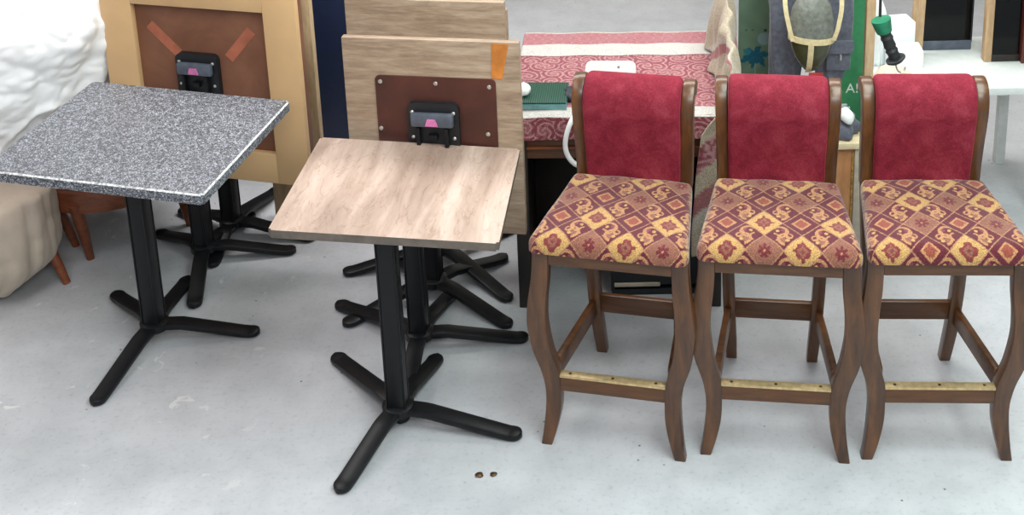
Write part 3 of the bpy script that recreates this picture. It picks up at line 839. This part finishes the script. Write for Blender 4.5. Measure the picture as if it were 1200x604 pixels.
rail = thing('clothes_rail', 'pale wooden clothes rail behind the middle and right stools', 'rail', (0, 4.42, 0))
boxo('upright', (.985 + .045, 0, .60), (.034, .034, 1.2), M['pine_post'], rail)
boxo('upright', (.735, .09, .60), (.034, .034, 1.2), M['pine_post'], rail)
bm = bmesh.new(); tube(bm, [(.715, .09, 1.18), (1.06, 0, 1.18)], .014, 12, 1); finish('hanging_bar', bm, M['pine_post'], rail)
boxo('foot', (1.03, 0, .012), (.05, .36, .024), M['pine_post'], rail)
boxo('foot', (.735, .09, .012), (.05, .30, .024), M['pine_post'], rail)

# grey work trousers hanging from the rail
tr = thing('work_trousers', 'grey work trousers with a flap pocket hanging behind the middle stool', 'trousers', (.815, 4.42, 0), 0)


def leg_cloth(cx, top, bot, st, seed):
    rings = []
    for x, y, z, rx, ry in catmull(st, 8):
        ring = []
        for k in range(48):
            q = 2 * PI * k / 48
            f = .006 * math.sin(5 * q + z * 9 + seed) + .007 * mnoise.noise(Vector((math.cos(q) * 2, math.sin(q) * 2, z * 9 + seed)))
            ring.append((x + (rx + f) * math.cos(q), y + (ry + f) * math.sin(q), z))
        rings.append(ring)
    bm = bmesh.new(); bridge(bm, rings); return bm


finish('trouser_leg', leg_cloth(0, 0, 0, [(-.095, .0, .40, .040, .03), (-.095, .0, .55, .048, .036), (-.092, 0, .70, .062, .045), (-.085, 0, .85, .075, .055), (-.075, 0, .97, .085, .06), (-.07, 0, 1.05, .085, .055)], 1), M['trouser'], tr, angle=1.4)
finish('trouser_leg', leg_cloth(0, 0, 0, [(.055, -.03, .50, .018, .018), (.062, -.02, .56, .036, .03), (.075, 0, .66, .056, .042), (.082, 0, .76, .068, .05), (.082, 0, .86, .072, .055), (.075, 0, .97, .08, .06), (.07, 0, 1.05, .085, .055)], 4), M['trouser'], tr, angle=1.4)
bm = bmesh.new(); rings = []
for z, rx in ((1.0, .155), (1.06, .15), (1.13, .145)):
    rings.append([(rx * math.cos(q), .055 * math.sin(q), z) for q in np.linspace(0, 2 * PI, 40, endpoint=False)])
bridge(bm, rings); finish('waistband', bm, M['trouser'], tr, angle=1.4)
bm = bmesh.new(); box(bm, (.09, -.062, .705), (.088, .012, .10), .005); pk = finish('thigh_pocket', bm, M['trouser'], tr)
bm = bmesh.new(); poly_prism(bm, [(.042, .775), (.14, .775), (.142, .742), (.133, .728), (.05, .728), (.042, .742)], -.082, -.066); finish('pocket_flap', bm, M['trouser'], pk)
bm = bmesh.new(); tube(bm, [(.092, -.086, .728), (.093, -.088, .716), (.092, -.086, .706)], .004, 8, 3); finish('zip_pull', bm, M['steel'], pk)

# rounded olive pouch with cream straps
pc = thing('strapped_pouch', 'glossy dark olive rounded pouch with cream straps hanging before the trousers', 'pouch', (.785, 4.26, .03))
prof = [(.004, .665), (.022, .675), (.044, .70), (.062, .735), (.074, .775), (.079, .815), (.078, .86), (.070, .91), (.05, .95), (.02, .97)]
for nm, pr, mt in (('shell', [(r, z) for r, z in prof if z < .81] + [(.0785, .808)], 'olive'), ('upper_shell', [(.0785, .808)] + [(r, z) for r, z in prof if z > .81], 'olive_grey')):
    bm = bmesh.new(); lathe(bm, pr, n=40)
    for v in bm.verts: v.co.y *= .75
    finish(nm, bm, M[mt], pc, angle=1.3)
bm = bmesh.new(); rings = []
for q in np.linspace(0, 2 * PI, 41):
    rings.append([((.0785 + a) * math.cos(q), (.0785 + a) * .75 * math.sin(q), .800 + b - .006 * math.cos(q)) for a, b in ((0, -.011), (.004, -.011), (.004, .011), (0, .011))])
bridge(bm, rings, False); finish('strap', bm, M['strap'], pc)
bm = bmesh.new(); pf = [(r, z) for r, z in prof if z <= .80] + [(.0775, .80)]
rings = [[(-.010 + wq, -(r * .75 + d) * math.sqrt(max(0, 1 - (wq / max(r, .02)) ** 2 * .5)), z) for wq, d in ((-.010, -.001), (.010, -.001), (.010, .004), (-.010, .004))] for r, z in pf]
bridge(bm, rings); finish('strap', bm, M['strap'], pc)
for s_ in (-1, 1):
    bm = bmesh.new()
    bridge(bm, [[(s_ * (x) + a, y + b, z) for a, b in ((-.008, 0), (.008, 0), (.008, .003), (-.008, .003))] for x, y, z in catmull([(.072, -.045, .80), (.088, -.045, .86), (.10, -.02, .95), (.085, .08, 1.10), (.06, .16, 1.155)], 6)])
    finish('strap', bm, M['strap'], pc)
boxo('tag', (.012, -.045, .668), (.05, .01, .022), M['red_tag'], pc, .002)
bm = bmesh.new(); lathe(bm, [(.0735, .862), (.0785, .862), (.0775, .872), (.0745, .872)], n=36, caps=False)
for v in bm.verts: v.co.y *= .75
finish('rim', bm, M['olive_grey'], pc)

# green sign
sg = thing('green_sign', 'green board with white lettering standing between trousers and pale post', 'sign', (.92, 4.56, 0))
boxo('board', (.055, 0, .50), (.165, .02, 1.0), M['green_sign'], sg, .002)
tc = bpy.data.curves.new('lettering', 'FONT'); tc.body = 'A!'; tc.size = .055; tc.extrude = .0015; tc.align_x = 'RIGHT'
to = bpy.data.objects.new('lettering_curve', tc); COL.objects.link(to); bpy.context.view_layer.update()
me = bpy.data.meshes.new_from_object(to.evaluated_get(bpy.context.evaluated_depsgraph_get())); bpy.data.objects.remove(to)
me.materials.clear(); lo_ = link('lettering', me, M['letter'], sg); lo_.location = (.108, -.0115, .478); lo_.rotation_euler = (PI / 2, 0, 0)

# tan cabinet with folded jacket and shoe
cb = thing('tan_cabinet', 'tan cabinet with cream top between the middle and right stools', 'cabinet', (.835, 4.20, 0))
boxo('body', (0, 0, .235), (.21, .20, .47), M['tan'], cb)
boxo('top', (0, 0, .482), (.235, .23, .024), M['cream_paint'], cb)
boxo('stile', (.100, -.102, .235), (.030, .012, .47), M['stile'], cb)
bm = bmesh.new(); box(bm, (.079, -.102, .235), (.006, .006, .44), .001); finish('hinge_strip', bm, M['gold_trim'], cb)
o = drape('folded_jacket', [(.85, 4.19, .496, .09, .075, 0), (.85, 4.19, .512, .098, .082, .004), (.852, 4.19, .53, .095, .08, .005), (.85, 4.19, .545, .085, .07, .006), (.84, 4.19, .558, .05, .045, .004), (.835, 4.19, .562, .01, .01, 0)], M['trouser'], 12, .02, 72, 8, 6)
tag(o, 'folded grey jacket lying on the tan cabinet', 'jacket')
o = thing('white_shoe', 'white shoe with grey laces on top of the folded grey jacket', 'shoe', (.885, 4.15, .552), 1.9)
bm = bmesh.new()
bridge(bm, [[(x + 0, w_ * math.cos(q), zc + h_ * math.sin(q)) for q in np.linspace(0, 2 * PI, 16, endpoint=False)] for x, w_, zc, h_ in ((-.055, .008, .02, .012), (-.045, .02, .028, .024), (-.01, .024, .03, .026), (.03, .025, .02, .018), (.06, .018, .014, .011), (.07, .006, .012, .006))])
finish('upper', bm, M['white_plastic'], o, angle=1.3)
bm = bmesh.new(); tube(bm, [(-.01, -.02, .05), (.0, .02, .058), (.012, -.02, .052), (.022, .02, .052), (.032, -.018, .04), (.02, .03, .045), (-.01, .035, .05)], .004, 6, 5); finish('lace', bm, M['lace'], o)

# ------------------------------------------------------------------ right: white table with boxes, mirror, tool
wt = thing('white_table', 'white topped table carrying white boxes behind the right stool', 'table', (1.40, 4.66, 0))
boxo('tabletop', (0, 0, .535), (.70, .52, .03), M['white_top'], wt)
for x in (-.30, .30):
    for y in (-.21, .21): boxo('leg', (x, y, .26), (.04, .04, .52), M['white_top'], wt)


def white_box(x, y, z, sx, sy, sz, rz, label):
    b = boxo('white_box', (0, 0, sz / 2), (sx, sy, sz), M['white_box'], None, .006); b.location = (x, y, z); b.rotation_euler = (0, 0, rz)
    tag(b, label, 'box', 'white boxes on the white table'); return b


white_box(1.19, 4.70, .55, .14, .10, .17, .15, 'tallest white box, at the back of the white table')
white_box(1.205, 4.585, .55, .13, .10, .10, -.05, 'medium white box in front of the tallest one')
white_box(1.285, 4.48, .55, .16, .10, .035, -.02, 'low flat white box at the front of the white table')
o = drape('white_bag', [(1.10, 4.68, .55, .045, .045, 0), (1.10, 4.68, .62, .05, .05, .004), (1.10, 4.68, .72, .045, .05, .006), (1.105, 4.68, .80, .03, .035, .004), (1.105, 4.68, .83, .006, .006, 0)], M['white_sheet'], 21, .015, 60, 8, 6)
tag(o, 'tall crumpled white bag left of the white boxes', 'bag')
o = drape('peach_cloth', [(1.145, 4.48, .55, .06, .035, 0), (1.14, 4.48, .575, .066, .04, .004), (1.14, 4.485, .60, .05, .032, .006), (1.135, 4.49, .612, .01, .01, 0)], M['peach'], 22, .014, 60, 8, 6)
tag(o, 'peach coloured crumpled cloth beside the flat white box', 'cloth')
pb = boxo('pine_plank', (0, 0, .24), (.045, .03, .48), M['pine_post'], None, .003); pb.location = (1.292, 4.74, .55); pb.rotation_euler = (-.04, .03, 0)
tag(pb, 'pale pine plank standing upright behind the white boxes', 'plank')
mr_ = thing('glass_case', 'dark glass case with grey base on the white table', 'case', (1.425, 4.84, .55))
boxo('base', (0, 0, .02), (.20, .12, .04), M['grey_plastic'], mr_)
boxo('glass_front', (0, -.055, .17), (.19, .004, .26), M['glass'], mr_, 0)
boxo('back', (0, .055, .18), (.20, .008, .30), M['cabinet_dark'], mr_)
for s_ in (-1, 1): boxo('frame_post', (s_ * .098, -.05, .18), (.010, .012, .30), M['black_dull'], mr_)
boxo('top', (0, 0, .335), (.21, .13, .012), M['cabinet_dark'], mr_)
o = drape('rose_bundle', [(1.375, 4.83, .592, .028, .02, 0), (1.375, 4.83, .62, .034, .026, .003), (1.372, 4.83, .65, .02, .018, .002), (1.372, 4.83, .66, .004, .004, 0)], M['rose_cloth'], 30, .008, 40, 6, 5)
tag(o, 'small rose coloured bundle inside the dark glass case', 'bundle')
bm = bmesh.new(); tube(bm, [(1.45, 4.84, .592), (1.46, 4.84, .64), (1.44, 4.84, .68), (1.40, 4.83, .69)], .012, 10, 5)
tag(finish('curved_ornament', bm, M['strap']), 'cream curved ornament standing inside the dark glass case', 'ornament')
dc = thing('display_cabinet', 'dark red wooden cabinet with pale side post and glass door, far right', 'cabinet', (1.63, 4.68, .55))
boxo('body', (.03, .05, .22), (.17, .12, .44), M['red_wood'], dc)
boxo('side_post', (-.078, -.01, .22), (.03, .04, .44), M['pine_post'], dc)
boxo('side_post', (.062, -.035, .22), (.034, .04, .44), M['red_wood'], dc)
boxo('glass_door', (-.01, -.025, .22), (.10, .004, .40), M['glass'], dc, 0)
boxo('door_rail', (-.01, -.025, .015), (.11, .012, .03), M['cabinet_dark'], dc)

tl = thing('hanging_tool', 'black gripped green tool with wire hook hanging above right stool', 'tool', (1.02, 4.0, 0))
bm = bmesh.new(); tube(bm, [(-.052, 0, .99), (-.045, 0, .965), (-.038, 0, .945)], lambda s_: .034 - .008 * s_, 18, 4); finish('body', bm, M['tool_green'], tl)
bm = bmesh.new(); tube(bm, [(-.040, 0, .952), (-.018, 0, .895), (.004, 0, .845)], lambda s_: .020 + .002 * math.sin(s_ * 30), 18, 6); finish('grip', bm, M['tool_black'], tl)
bm = bmesh.new(); tube(bm, [(.001, 0, .853), (.004, 0, .846), (.008, 0, .838)], lambda s_: .034 if .2 < s_ < .8 else .026, 22, 3); finish('flange', bm, M['tool_black'], tl)
bm = bmesh.new(); tube(bm, [(.008, 0, .838), (.006, -.002, .822), (.012, -.003, .805), (.024, -.003, .798), (.034, -.002, .805), (.038, 0, .815)], .003, 8, 6); finish('wire_hook', bm, M['steel'], tl)
bm = bmesh.new(); tube(bm, [(-.055, 0, 1.0), (-.06, .0, 1.4), (-.055, 0, 2.4), (-.055, 0, 3.2)], .005, 8, 6); finish('cord', bm, M['tool_black'], tl)

# floor litter near the oak table foot
for k, (x, y, r_) in enumerate(((-.345, 3.05, .010), (-.305, 3.052, .009))):
    bm = bmesh.new(); bmesh.ops.create_icosphere(bm, subdivisions=2, radius=r_)
    for v in bm.verts: v.co = Vector((v.co.x * 1.2, v.co.y, v.co.z * .35)) * (1 + .5 * mnoise.noise(v.co * 120 + Vector((k, 0, 0))))
    o = finish('floor_scrap', bm, M['dark_screw'], None, angle=1.2); o.location = (x, y, r_ * .3)
    tag(o, 'left of two small brown scraps on the floor beside oak table' if k == 0 else 'right of two small brown scraps on the floor beside oak table', 'scrap', 'floor scraps')
